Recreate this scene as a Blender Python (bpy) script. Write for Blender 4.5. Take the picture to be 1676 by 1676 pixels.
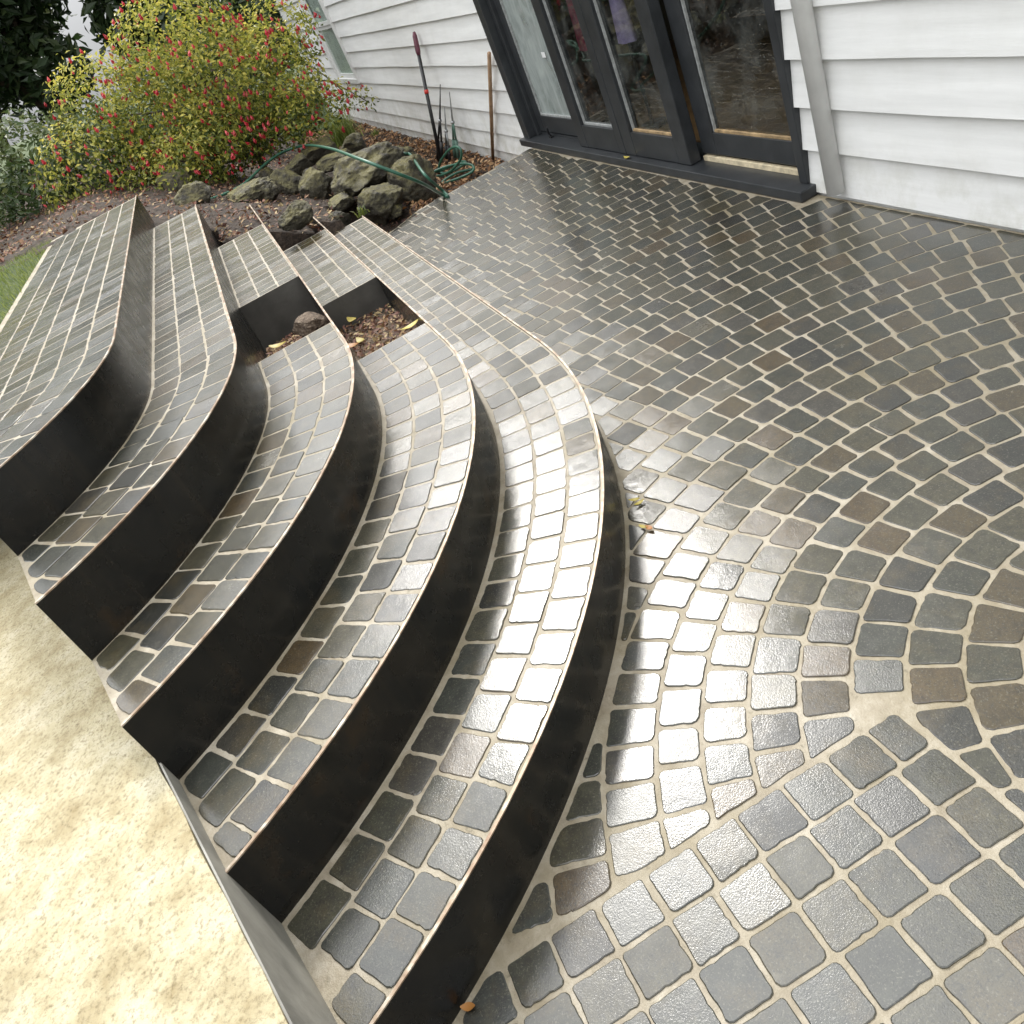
import bpy, bmesh, math, random
from mathutils import Vector, Matrix, noise
random.seed(7)
for o in list(bpy.data.objects): bpy.data.objects.remove(o)
SC = bpy.context.scene
COL = SC.collection

# ------------------------------------------------------------------ camera
# solved from the vanishing points of the weatherboards and of the door posts (photo pixels, 1676 x 1676)
CX, CY, CAMH = 837.5, 838.0, 1.5
VH = (254 - CX, 116 - CY); VV = (1815 - CX, 2760 - CY)
FPX = math.sqrt(-(VH[0]*VV[0] + VH[1]*VV[1]))
Zc = -Vector((VV[0], VV[1], FPX)).normalized()
Xc = -Vector((VH[0], VH[1], FPX)).normalized()
Yc = Zc.cross(Xc)
RM = Matrix((Xc, Yc, Zc))                       # image axes (right, down, forward) -> world
cam_d = bpy.data.cameras.new('camera'); cam = bpy.data.objects.new('camera', cam_d); COL.objects.link(cam)
right, down, fwd = RM.col[0], RM.col[1], RM.col[2]
m = Matrix((right, -down, -fwd)).transposed().to_4x4(); m.translation = (0, 0, CAMH)
cam.matrix_world = m
cam_d.sensor_width = 36; cam_d.lens = FPX/1676*36; cam_d.clip_start = 0.02; cam_d.clip_end = 600
SC.camera = cam
def PX(x, y, z=0.0):                            # photo pixel -> point on the level z
    d = RM @ Vector((x-CX, y-CY, FPX)); t = (z-CAMH)/d.z
    return Vector((d.x*t, d.y*t, z))
def PD(x, y, dist):                             # photo pixel -> point at a distance
    d = (RM @ Vector((x-CX, y-CY, FPX))).normalized(); return Vector((0, 0, CAMH)) + d*dist
def PY(x, y, yw):                               # photo pixel -> point on the plane y = yw
    d = RM @ Vector((x-CX, y-CY, FPX)); t = yw/d.y
    return Vector((d.x*t, yw, CAMH+d.z*t))
def PROJ(p):
    q = RM.transposed() @ (Vector(p)-Vector((0, 0, CAMH)))
    if q.z < .05: return None
    return (CX+FPX*q.x/q.z, CY+FPX*q.y/q.z)

# ------------------------------------------------------------------ sky, sun, exposure
SUN_AZ, SUN_EL = math.radians(171.5), math.radians(44)
sd = Vector((math.cos(SUN_EL)*math.cos(SUN_AZ), math.cos(SUN_EL)*math.sin(SUN_AZ), math.sin(SUN_EL)))
world = bpy.data.worlds.new('World'); SC.world = world; world.use_nodes = True
nt = world.node_tree; nt.nodes.clear()
out = nt.nodes.new('ShaderNodeOutputWorld'); bg = nt.nodes.new('ShaderNodeBackground')
sky = nt.nodes.new('ShaderNodeTexSky'); sky.sky_type = 'NISHITA'; sky.sun_disc = False
sky.sun_elevation = SUN_EL; sky.sun_rotation = math.atan2(sd.x, sd.y)
sky.air_density = 1.2; sky.dust_density = 2.5; sky.ozone_density = 1.0
tcw = nt.nodes.new('ShaderNodeTexCoord'); nz = nt.nodes.new('ShaderNodeTexNoise')
nz.inputs['Scale'].default_value = 2.2; nz.inputs['Detail'].default_value = 7; nz.inputs['Roughness'].default_value = .58
rw = nt.nodes.new('ShaderNodeValToRGB'); rw.color_ramp.elements[0].position = .28; rw.color_ramp.elements[1].position = .54
mxw = nt.nodes.new('ShaderNodeMix'); mxw.data_type = 'RGBA'
sepw = nt.nodes.new('ShaderNodeSeparateXYZ'); nt.links.new(tcw.outputs['Generated'], sepw.inputs[0])
grad = nt.nodes.new('ShaderNodeMapRange'); grad.inputs['From Min'].default_value = 0; grad.inputs['From Max'].default_value = 1
grad.inputs['To Min'].default_value = 3.4; grad.inputs['To Max'].default_value = 33.0      # overcast sky: brighter overhead than at the horizon
nt.links.new(sepw.outputs['Z'], grad.inputs['Value'])
cmb = nt.nodes.new('ShaderNodeCombineColor')
for ch, k_ in (('Red', .985), ('Green', 1.0), ('Blue', 1.015)):
    mm = nt.nodes.new('ShaderNodeMath'); mm.operation = 'MULTIPLY'; mm.inputs[1].default_value = k_
    nt.links.new(grad.outputs[0], mm.inputs[0]); nt.links.new(mm.outputs[0], cmb.inputs[ch])
nt.links.new(cmb.outputs[0], mxw.inputs['B'])
nt.links.new(tcw.outputs['Generated'], nz.inputs['Vector']); nt.links.new(nz.outputs['Fac'], rw.inputs['Fac'])
nt.links.new(rw.outputs['Color'], mxw.inputs['Factor']); nt.links.new(sky.outputs['Color'], mxw.inputs['A'])
nt.links.new(mxw.outputs['Result'], bg.inputs['Color']); nt.links.new(bg.outputs['Background'], out.inputs['Surface'])
bg.inputs['Strength'].default_value = .14
sun_d = bpy.data.lights.new('sun', 'SUN'); sun_d.energy = 3.1; sun_d.angle = math.radians(13); sun_d.color = (1, .97, .915)
sun = bpy.data.objects.new('sun', sun_d); COL.objects.link(sun)
sun.rotation_euler = sd.to_track_quat('Z', 'Y').to_euler(); sun.location = (0, 0, 12)
vs = SC.view_settings; vs.view_transform = 'Standard'; vs.look = 'None'; vs.exposure = -0.12; vs.gamma = 1; vs.use_curve_mapping = False
SC.cycles.use_denoising = True
SC.cycles.max_bounces = 7

# ------------------------------------------------------------------ materials
def newmat(name):
    mt = bpy.data.materials.new(name); mt.use_nodes = True
    return mt, mt.node_tree, mt.node_tree.nodes['Principled BSDF']
def nd(t, kind, **kw):
    n = t.nodes.new(kind)
    for k, v in kw.items():
        if hasattr(n, k): setattr(n, k, v)
        else: n.inputs[k].default_value = v
    return n
def ramp(t, fac, stops, interp='LINEAR'):
    r = t.nodes.new('ShaderNodeValToRGB'); cr = r.color_ramp; cr.interpolation = interp
    while len(cr.elements) < len(stops): cr.elements.new(.5)
    for e, (p, c) in zip(cr.elements, stops):
        e.position = p; e.color = (*c, 1) if len(c) == 3 else c
    t.links.new(fac, r.inputs['Fac']); return r.outputs['Color']
def g(v): return (v, v, v)
def pos(t): return t.nodes.new('ShaderNodeNewGeometry').outputs['Position']
def noi(t, scale, detail=4, rough=.55, vec=None, out='Fac', dist=0):
    n = nd(t, 'ShaderNodeTexNoise'); n.inputs['Scale'].default_value = scale; n.inputs['Detail'].default_value = detail
    n.inputs['Roughness'].default_value = rough; n.inputs['Distortion'].default_value = dist
    t.links.new(vec if vec is not None else pos(t), n.inputs['Vector']); return n.outputs[out]
def mix(t, fac, a, b, blend='MIX'):
    n = t.nodes.new('ShaderNodeMix'); n.data_type = 'RGBA'; n.blend_type = blend
    for s, v in (('Factor', fac), ('A', a), ('B', b)):
        if isinstance(v, (int, float)): n.inputs[s].default_value = v
        elif isinstance(v, tuple): n.inputs[s].default_value = (*v, 1)
        else: t.links.new(v, n.inputs[s])
    return n.outputs['Result']
def bump(t, h, strength, dist, nrm=None):
    b = t.nodes.new('ShaderNodeBump'); b.inputs['Strength'].default_value = strength; b.inputs['Distance'].default_value = dist
    t.links.new(h, b.inputs['Height'])
    if nrm is not None: t.links.new(nrm, b.inputs['Normal'])
    return b.outputs['Normal']
def mth(t, op, a, b=None):
    n = t.nodes.new('ShaderNodeMath'); n.operation = op
    for i, v in enumerate((a, b)):
        if v is None: continue
        if isinstance(v, (int, float)): n.inputs[i].default_value = v
        else: t.links.new(v, n.inputs[i])
    return n.outputs[0]
def attr(t, name):
    a = t.nodes.new('ShaderNodeAttribute'); a.attribute_name = name; return a.outputs['Fac']
M = {}
def simple(name, col, rough=.6, var=.25, scale=20, bstr=.2, bdist=.004, bscale=None, metal=0, spec=None, coat=0):
    mt, t, p = newmat(name)
    c2 = tuple(max(0, v*(1-var)) for v in col); c1 = tuple(min(1, v*(1+var)) for v in col)
    t.links.new(ramp(t, noi(t, scale, 5), [(.3, c2), (.7, c1)]), p.inputs['Base Color'])
    p.inputs['Roughness'].default_value = rough; p.inputs['Metallic'].default_value = metal
    if spec is not None: p.inputs['Specular IOR Level'].default_value = spec
    if coat: p.inputs['Coat Weight'].default_value = coat; p.inputs['Coat Roughness'].default_value = .15
    if bstr: t.links.new(bump(t, noi(t, bscale or scale*4, 4), bstr, bdist), p.inputs['Normal'])
    M[name] = mt; return mt

def paver_mat(name, stops):
    mt, t, p = newmat(name)
    r = attr(t, 'rnd'); w = attr(t, 'wet')
    base = ramp(t, r, stops, 'CONSTANT')
    mott = ramp(t, noi(t, 30, 7, .7), [(.28, g(.42)), (.72, g(1.3))])
    c = mix(t, 1.0, base, mott, 'MULTIPLY')
    rust = ramp(t, noi(t, 9, 5, .65), [(.50, g(0)), (.72, g(.6))])
    c = mix(t, rust, c, (.070, .050, .018))
    dark = ramp(t, noi(t, 190, 4, .7), [(.36, g(.7)), (.48, g(0))]); c = mix(t, dark, c, (.012, .012, .010))
    grit = ramp(t, noi(t, 230, 4, .7), [(.56, g(0)), (.68, g(.5))])
    c = mix(t, grit, c, (.17, .16, .12))
    haze = ramp(t, noi(t, 20, 6, .7), [(.60, g(0)), (.82, g(.22))])          # dried grout film
    c = mix(t, haze, c, (.30, .27, .20))
    t.links.new(c, p.inputs['Base Color'])
    p.inputs['Roughness'].default_value = .5
    p.inputs['Specular IOR Level'].default_value = .35
    p.inputs['Coat Weight'].default_value = 1.0; p.inputs['Coat IOR'].default_value = 1.66
    film = ramp(t, noi(t, 13, 4, .6), [(.35, g(0)), (.65, g(1))])
    cr = mth(t, 'ADD', mth(t, 'ADD', mth(t, 'MULTIPLY', w, .13), mth(t, 'MULTIPLY', film, .10)), .07)
    t.links.new(cr, p.inputs['Coat Roughness'])
    n1 = bump(t, noi(t, 330, 4, .65), .7, .0014)
    t.links.new(n1, p.inputs['Normal'])
    c1 = bump(t, noi(t, 300, 3, .6), .3, .0011)
    t.links.new(mth(t, 'ADD', mth(t, 'MULTIPLY', w, .40), .20), c1.node.inputs['Strength']); c2 = bump(t, noi(t, 26, 3, .5), .16, .003, c1)
    t.links.new(c2, p.inputs['Coat Normal'])
    M[name] = mt
paver_mat('wet_stone', [(0, (.024, .025, .016)), (.16, (.033, .032, .019)), (.32, (.041, .036, .018)), (.46, (.017, .017, .013)),
                        (.55, (.044, .041, .024)), (.66, (.030, .032, .024)), (.76, (.048, .033, .011)), (.84, (.034, .030, .022)), (.90, (.050, .044, .025)), (.96, (.054, .034, .011))])

mt, t, p = newmat('mortar'); M['mortar'] = mt
c = ramp(t, noi(t, 14, 6, .65), [(.28, (.185, .15, .10)), (.5, (.31, .27, .20)), (.75, (.45, .41, .335))])
c = mix(t, ramp(t, noi(t, 420, 2), [(.45, g(0)), (.7, g(.45))]), c, (.22, .18, .13))
c = mix(t, ramp(t, noi(t, 2.3, 6, .7), [(.45, g(0)), (.68, g(.8))]), c, (.20, .165, .095))
c = mix(t, ramp(t, noi(t, 34, 5, .7), [(.60, g(0)), (.72, g(.7))]), c, (.10, .085, .05))
t.links.new(c, p.inputs['Base Color']); p.inputs['Roughness'].default_value = .55
n = bump(t, noi(t, 300, 4, .6), .6, .002); n = bump(t, noi(t, 45, 3), .6, .006, n); t.links.new(n, p.inputs['Normal'])

mt, t, p = newmat('dark_steel'); M['dark_steel'] = mt
mps = t.nodes.new('ShaderNodeMapping'); mps.inputs['Scale'].default_value = (16, 16, 1.6); t.links.new(pos(t), mps.inputs['Vector'])
c = ramp(t, noi(t, 5, 6, .6), [(.35, (.005, .0055, .0055)), (.60, (.012, .011, .009)), (.75, (.040, .024, .011))])
c = mix(t, ramp(t, noi(t, 1.0, 5, .7, mps.outputs[0]), [(.52, g(0)), (.72, g(.6))]), c, (.024, .019, .013))
c = mix(t, ramp(t, noi(t, 90, 4, .7), [(.66, g(0)), (.76, g(.5))]), c, (.10, .085, .06))
t.links.new(c, p.inputs['Base Color']); p.inputs['Metallic'].default_value = .08; p.inputs['Specular IOR Level'].default_value = .38
t.links.new(mth(t, 'ADD', mth(t, 'MULTIPLY', noi(t, 11, 5), .35), .10), p.inputs['Roughness'])
t.links.new(bump(t, noi(t, 30, 4), .12, .004), p.inputs['Normal'])

mt, t, p = newmat('steel_edge'); M['steel_edge'] = mt
c = ramp(t, noi(t, 22, 5, .6), [(.3, (.13, .065, .03)), (.5, (.30, .22, .15)), (.68, (.55, .50, .42))])
t.links.new(c, p.inputs['Base Color']); p.inputs['Metallic'].default_value = .2; p.inputs['Roughness'].default_value = .4

simple('concrete', (.26, .25, .22), .6, .35, 7, .4, .004, 60)
simple('shaded_concrete', (.075, .072, .064), .5, .4, 6, .4, .004, 60)  # upright step faces: their shade is put into this darker colour
mt, t, p = newmat('sandy_concrete'); M['sandy_concrete'] = mt
c = ramp(t, noi(t, 9, 7, .65), [(.30, (.30, .235, .12)), (.5, (.47, .41, .26)), (.70, (.60, .55, .41))])
c = mix(t, ramp(t, noi(t, 110, 5, .75), [(.50, g(0)), (.66, g(.75))]), c, (.15, .11, .05))
c = mix(t, ramp(t, noi(t, 2.2, 5, .7), [(.5, g(0)), (.75, g(.6))]), c, (.30, .25, .16))
t.links.new(c, p.inputs['Base Color']); p.inputs['Roughness'].default_value = .7
t.links.new(bump(t, noi(t, 90, 5, .7), .9, .008), p.inputs['Normal'])

mt, t, p = newmat('soil'); M['soil'] = mt
c = ramp(t, noi(t, 26, 7, .7), [(.3, (.012, .007, .004)), (.5, (.036, .022, .013)), (.72, (.10, .065, .04))])
t.links.new(c, p.inputs['Base Color']); p.inputs['Roughness'].default_value = .85
n = bump(t, noi(t, 120, 5, .65), .9, .012); n = bump(t, noi(t, 22, 4), .8, .03, n); t.links.new(n, p.inputs['Normal'])

mt, t, p = newmat('grass_ground'); M['grass_ground'] = mt
c = ramp(t, noi(t, 3, 8, .7), [(.3, (.028, .048, .014)), (.55, (.060, .085, .024)), (.8, (.11, .115, .04))])
t.links.new(c, p.inputs['Base Color']); p.inputs['Roughness'].default_value = .9
t.links.new(bump(t, noi(t, 60, 5), .9, .03), p.inputs['Normal'])

def leafy(name, stops, trans=.25, rough=.45):
    mt, t, p = newmat(name)
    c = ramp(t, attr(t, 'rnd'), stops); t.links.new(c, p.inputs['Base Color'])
    p.inputs['Roughness'].default_value = rough; p.inputs['Transmission Weight'].default_value = 0
    tr = t.nodes.new('ShaderNodeBsdfTranslucent'); t.links.new(c, tr.inputs['Color'])
    ms = t.nodes.new('ShaderNodeMixShader'); ms.inputs[0].default_value = trans
    t.links.new(p.outputs[0], ms.inputs[1]); t.links.new(tr.outputs[0], ms.inputs[2])
    t.links.new(ms.outputs[0], t.nodes['Material Output'].inputs['Surface']); M[name] = mt
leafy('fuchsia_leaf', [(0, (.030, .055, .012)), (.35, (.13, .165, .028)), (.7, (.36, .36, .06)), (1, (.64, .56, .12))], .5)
leafy('dark_leaf', [(0, (.012, .028, .010)), (.5, (.030, .055, .018)), (1, (.075, .10, .035))], .25)
leafy('mid_leaf', [(0, (.025, .05, .014)), (.5, (.06, .095, .028)), (1, (.13, .15, .05))], .3)
leafy('grass_blade', [(0, (.08, .12, .02)), (.5, (.17, .22, .04)), (1, (.32, .34, .10))], .35)
leafy('flower', [(0, (.34, .012, .02)), (.5, (.55, .03, .05)), (1, (.70, .12, .13))], .3)
leafy('mulch', [(0, (.07, .032, .014)), (.35, (.20, .095, .04)), (.7, (.36, .20, .09)), (1, (.52, .36, .20))], .05, .8)
leafy('litter', [(0, (.05, .022, .016)), (.4, (.16, .06, .035)), (.75, (.26, .15, .07)), (1, (.42, .33, .16))], .1, .7)
leafy('yellow_leaf', [(0, (.42, .33, .05)), (1, (.62, .52, .13))], .2, .5)
leafy('rust_leaf', [(0, (.40, .16, .04)), (1, (.50, .26, .07))], .2, .5)

mt, t, p = newmat('rock'); M['rock'] = mt
nrm = t.nodes.new('ShaderNodeNewGeometry'); sep = t.nodes.new('ShaderNodeSeparateXYZ'); t.links.new(nrm.outputs['Normal'], sep.inputs[0])
c = ramp(t, noi(t, 14, 7, .7), [(.3, (.026, .022, .016)), (.55, (.075, .066, .048)), (.8, (.17, .155, .115))])
moss = mth(t, 'MULTIPLY', ramp(t, noi(t, 7, 6, .7), [(.38, g(0)), (.56, g(1))]), mth(t, 'MAXIMUM', sep.outputs['Z'], .1))
c = mix(t, mth(t, 'MULTIPLY', moss, .95), c, (.20, .175, .05))
t.links.new(c, p.inputs['Base Color']); p.inputs['Roughness'].default_value = .62
n = bump(t, noi(t, 70, 6, .75), 1.0, .022); n = bump(t, noi(t, 20, 5, .65), .9, .04, n); t.links.new(n, p.inputs['Normal'])

mt, t, p = newmat('white_board'); M['white_board'] = mt
mpv = t.nodes.new('ShaderNodeMapping'); mpv.inputs['Scale'].default_value = (.6, 1, 9); t.links.new(pos(t), mpv.inputs['Vector'])
c = ramp(t, noi(t, 2.2, 6, .6, mpv.outputs[0]), [(.3, (.72, .72, .70)), (.7, (.85, .85, .83))])
sz = t.nodes.new('ShaderNodeSeparateXYZ'); t.links.new(pos(t), sz.inputs[0])
stain = mth(t, 'MULTIPLY', ramp(t, noi(t, 6, 6, .7), [(.45, g(0)), (.72, g(.7))]),
            ramp(t, mth(t, 'MULTIPLY', mth(t, 'ADD', sz.outputs['Z'], .3), 1.3), [(.15, g(1)), (.75, g(.12))]))
c = mix(t, stain, c, (.36, .35, .24)); t.links.new(c, p.inputs['Base Color']); p.inputs['Roughness'].default_value = .5
t.links.new(bump(t, noi(t, 40, 4, .6, mpv.outputs[0]), .25, .004), p.inputs['Normal'])
simple('white_paint', (.74, .74, .72), .4, .06, 12, .1, .002)
mt, t, p = newmat('charcoal_paint'); M['charcoal_paint'] = mt
c = ramp(t, noi(t, 9, 6, .6), [(.3, (.020, .022, .024)), (.7, (.036, .039, .042))])
c = mix(t, ramp(t, noi(t, 28, 6, .7), [(.66, g(0)), (.8, g(.35))]), c, (.16, .16, .15))
t.links.new(c, p.inputs['Base Color']); p.inputs['Roughness'].default_value = .38
t.links.new(bump(t, noi(t, 50, 3), .15, .002), p.inputs['Normal'])
simple('bead_paint', (.33, .34, .33), .5, .3, 40, .2, .002)
simple('bare_timber', (.36, .25, .13), .6, .5, 22, .3, .002)
simple('pale_timber', (.62, .53, .36), .6, .3, 25, .3, .002)
simple('wood_pole', (.30, .19, .11), .6, .3, 18, .3, .002)
simple('black_plastic', (.012, .012, .013), .4, .2, 20, 0)
simple('red_plastic', (.50, .03, .02), .4, .15, 20, 0)
simple('maroon_grip', (.11, .028, .045), .5, .3, 30, 0)
simple('grey_metal', (.36, .37, .37), .35, .3, 30, 0, metal=.8)
simple('green_grip', (.09, .17, .13), .45, .2, 30, 0)
simple('hose_green', (.030, .115, .072), .42, .3, 14, 0)
simple('hose_stripe', (.35, .45, .38), .45, .2, 14, 0)
simple('interior_floor', (.15, .085, .04), .4, .35, 7, 0)
simple('interior_wall', (.10, .085, .06), .7, .3, 3, 0)
simple('roof_metal', (.10, .10, .10), .5, .2, 6, 0)
simple('bark', (.085, .062, .045), .8, .4, 14, .6, .02)
simple('purple_cloth', (.30, .22, .40), .8, .2, 14, .3, .01)
simple('pink_cloth', (.42, .06, .12), .8, .2, 14, .3, .01)
simple('paper', (.75, .75, .74), .6, .1, 20, 0)
simple('brown_card', (.34, .15, .07), .6, .2, 20, 0)
mt, t, p = newmat('glass'); M['glass'] = mt          # thin sheet, a little dusty
t.nodes.remove(p)
gl = t.nodes.new('ShaderNodeBsdfGlossy'); gl.inputs['Roughness'].default_value = .015; gl.inputs['Color'].default_value = (1, 1, 1, 1)
tp = t.nodes.new('ShaderNodeBsdfTransparent'); tp.inputs['Color'].default_value = (.86, .90, .88, 1)
fr = t.nodes.new('ShaderNodeFresnel'); fr.inputs['IOR'].default_value = 1.62
gb = t.nodes.new('ShaderNodeNewGeometry')      # only the outer face of the sheet reflects
fr_f = mth(t, 'MULTIPLY', fr.outputs[0], mth(t, 'SUBTRACT', 1.0, gb.outputs['Backfacing']))
ms = t.nodes.new('ShaderNodeMixShader'); t.links.new(fr_f, ms.inputs[0]); t.links.new(tp.outputs[0], ms.inputs[1]); t.links.new(gl.outputs[0], ms.inputs[2])
df = t.nodes.new('ShaderNodeBsdfDiffuse'); df.inputs['Color'].default_value = (.55, .56, .53, 1)
dirt = mth(t, 'ADD', mth(t, 'MULTIPLY', ramp(t, noi(t, 5, 6, .7), [(.45, g(0)), (.8, g(1))]), .10),
           mth(t, 'MULTIPLY', ramp(t, noi(t, 130, 2, .5), [(.68, g(0)), (.74, g(1))]), .35))
m2 = t.nodes.new('ShaderNodeMixShader'); t.links.new(dirt, m2.inputs[0]); t.links.new(ms.outputs[0], m2.inputs[1]); t.links.new(df.outputs[0], m2.inputs[2])
t.links.new(m2.outputs[0], t.nodes['Material Output'].inputs['Surface'])
mt = mt.copy(); mt.name = 'reflection_haze_glass'; M['reflection_haze_glass'] = mt; t = mt.node_tree   # left pane: streaky haze, its grey sky reflection painted in as diffuse colour
for n in t.nodes:
    if n.type == 'BSDF_DIFFUSE': n.inputs['Color'].default_value = (.42, .46, .44, 1); dfn = n
mp = t.nodes.new('ShaderNodeMapping'); mp.inputs['Scale'].default_value = (3.0, 1, 1.2); t.links.new(pos(t), mp.inputs['Vector'])
film = ramp(t, noi(t, 3.2, 7, .65, mp.outputs[0], dist=.6), [(.3, g(.30)), (.7, g(.78))])
t.links.new(film, [n for n in t.nodes if n.type == 'MIX_SHADER'][1].inputs[0])

# ------------------------------------------------------------------ mesh helpers
def mesh_obj(name, verts, faces, mat, parent=None, smooth=False, attrs=None):
    me = bpy.data.meshes.new(name); me.from_pydata([tuple(v) for v in verts], [], faces); me.update()
    if mat: me.materials.append(M[mat])
    if smooth: me.polygons.foreach_set('use_smooth', [True]*len(me.polygons))
    for k, v in (attrs or {}).items():
        a = me.attributes.new(k, 'FLOAT', 'FACE')
        a.data.foreach_set('value', v if isinstance(v, list) else [v]*len(me.polygons))
    o = bpy.data.objects.new(name, me); COL.objects.link(o)
    if parent: o.parent = parent
    return o
def empty(name, loc=(0, 0, 0)):
    o = bpy.data.objects.new(name, None); COL.objects.link(o); o.location = loc; o.empty_display_size = .1
    return o
def tag(o, label=None, cat=None, group=None, kind=None):
    if label: o['label'] = label
    if cat: o['category'] = cat
    if group: o['group'] = group
    if kind: o['kind'] = kind
    return o
class MB:
    def __init__(s): s.v = []; s.f = []; s.r = []
    def add(s, vs, fs, r=.5):
        b = len(s.v); s.v += [tuple(v) for v in vs]; s.f += [tuple(b+i for i in f) for f in fs]; s.r += [r]*len(fs); return s
    def box(s, x0, x1, y0, y1, z0, z1, r=.5):
        vs = [(x0, y0, z0), (x1, y0, z0), (x1, y1, z0), (x0, y1, z0), (x0, y0, z1), (x1, y0, z1), (x1, y1, z1), (x0, y1, z1)]
        return s.add(vs, [(0, 3, 2, 1), (4, 5, 6, 7), (0, 1, 5, 4), (1, 2, 6, 5), (2, 3, 7, 6), (3, 0, 4, 7)], r)
    def tube(s, pts, rad, seg=10, r=.5):
        pts = [Vector(p) for p in pts]; n = len(pts); rings = []
        up = Vector((0, 0, 1)); rr = rad if isinstance(rad, (list, tuple)) else [rad]*n
        prev = None
        for i, p in enumerate(pts):
            d = (pts[min(i+1, n-1)]-pts[max(i-1, 0)]).normalized()
            if prev is None:
                a = d.cross(up) if abs(d.z) < .95 else d.cross(Vector((1, 0, 0)))
            else: a = prev - d*prev.dot(d)
            a.normalize(); b = d.cross(a); prev = a
            rings.append([p+(a*math.cos(2*math.pi*k/seg)+b*math.sin(2*math.pi*k/seg))*rr[i] for k in range(seg)])
        vs = [v for R in rings for v in R]; fs = []
        for i in range(n-1):
            for k in range(seg):
                k2 = (k+1) % seg; fs.append((i*seg+k, i*seg+k2, (i+1)*seg+k2, (i+1)*seg+k))
        fs.append(tuple(range(seg-1, -1, -1))); fs.append(tuple((n-1)*seg+k for k in range(seg)))
        return s.add(vs, fs, r)
    def build(s, name, mat, parent=None, smooth=False, rnd=False):
        return mesh_obj(name, s.v, s.f, mat, parent, smooth, {'rnd': s.r} if rnd else None)
def bevel(o, w=.004, seg=2):
    b = o.modifiers.new('bevel', 'BEVEL'); b.width = w; b.segments = seg; b.limit_method = 'ANGLE'; return o
def smoothcurve(pts, k=8):
    pts = [Vector(p) for p in pts]; out = []
    for i in range(len(pts)-1):
        p0, p1, p2, p3 = pts[max(i-1, 0)], pts[i], pts[i+1], pts[min(i+2, len(pts)-1)]
        for j in range(k):
            t = j/k
            out.append(.5*((2*p1)+(p2-p0)*t+(2*p0-5*p1+4*p2-p3)*t*t+(3*p1-p0-3*p2+p3)*t*t*t))
    return out+[pts[-1]]
def fbm(x, y, z=0, o=4):
    v = 0; a = 1; f = 1
    for _ in range(o): v += a*noise.noise((x*f, y*f, z*f)); a *= .5; f *= 2
    return v

# ------------------------------------------------------------------ paver generator
def clip(poly, n, d):                           # keep n.p >= d
    out = []
    for i, a in enumerate(poly):
        b = poly[(i+1) % len(poly)]; da = n[0]*a[0]+n[1]*a[1]-d; db = n[0]*b[0]+n[1]*b[1]-d
        if da >= 0: out.append(a)
        if da*db < 0:
            t = da/(da-db); out.append((a[0]+(b[0]-a[0])*t, a[1]+(b[1]-a[1])*t))
    return out
def area(p): return .5*sum(p[i][0]*p[(i+1) % len(p)][1]-p[(i+1) % len(p)][0]*p[i][1] for i in range(len(p)))
def rounded(poly, rad, rng, wob, sub):
    n = len(poly); out = []
    for i in range(n):
        p = Vector(poly[i]); a = Vector(poly[i-1]); b = Vector(poly[(i+1) % n])
        la, lb = (a-p).length, (b-p).length
        if la < 1e-5 or lb < 1e-5: continue
        r = min(rad*rng.uniform(.5, 1.4), la*.34, lb*.34)
        rb_ = min(rad, lb*.34)
        q0 = p+(a-p)/la*r; q2 = p+(b-p)/lb*r; q1 = p*.34+(q0+q2)*.33
        out += [q0, q1, q2]
        if lb > .04 and wob > 0:                # chipped, uneven edge
            nn = Vector((-(b-p).y, (b-p).x)).normalized()
            for k in range(sub):
                f = .2+.6*(k+.5)/sub+rng.uniform(-.03, .03)
                out.append(p.lerp(b, f)+nn*(rng.uniform(-wob*.7, wob) if rng.random() > .10 else wob*2.4))
    return out
def paver_geom(poly, z, rng, rad=.0095, wob=.0009, sub=1, pride=.0028):
    if area(poly) < 0: poly = poly[::-1]
    ol = rounded(poly, rad, rng, wob, sub)
    if len(ol) < 3: return None
    cx = sum(p.x for p in ol)/len(ol); cy = sum(p.y for p in ol)/len(ol)
    pf = min(1, pride/.0028); tx, ty = rng.gauss(0, .007*pf), rng.gauss(0, .007*pf); dz = max(-.25*pride, rng.gauss(0, .0007*pf))
    vs = []
    for inset, h in ((.0012+pride*.65, pride), (.0010, pride*.5), (-.0004, -.010)):
        for p in ol:
            d = Vector((cx, cy))-p; q = p+d.normalized()*inset
            vs.append((q.x, q.y, z+h+dz+((q.x-cx)*tx+(q.y-cy)*ty)*(h > 0)))
    n = len(ol); fs = [tuple(range(n))]
    for k in range(2):
        for i in range(n):
            j = (i+1) % n; fs.append((k*n+i, (k+1)*n+i, (k+1)*n+j, k*n+j))
    return vs, fs, (cx, cy)
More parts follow.
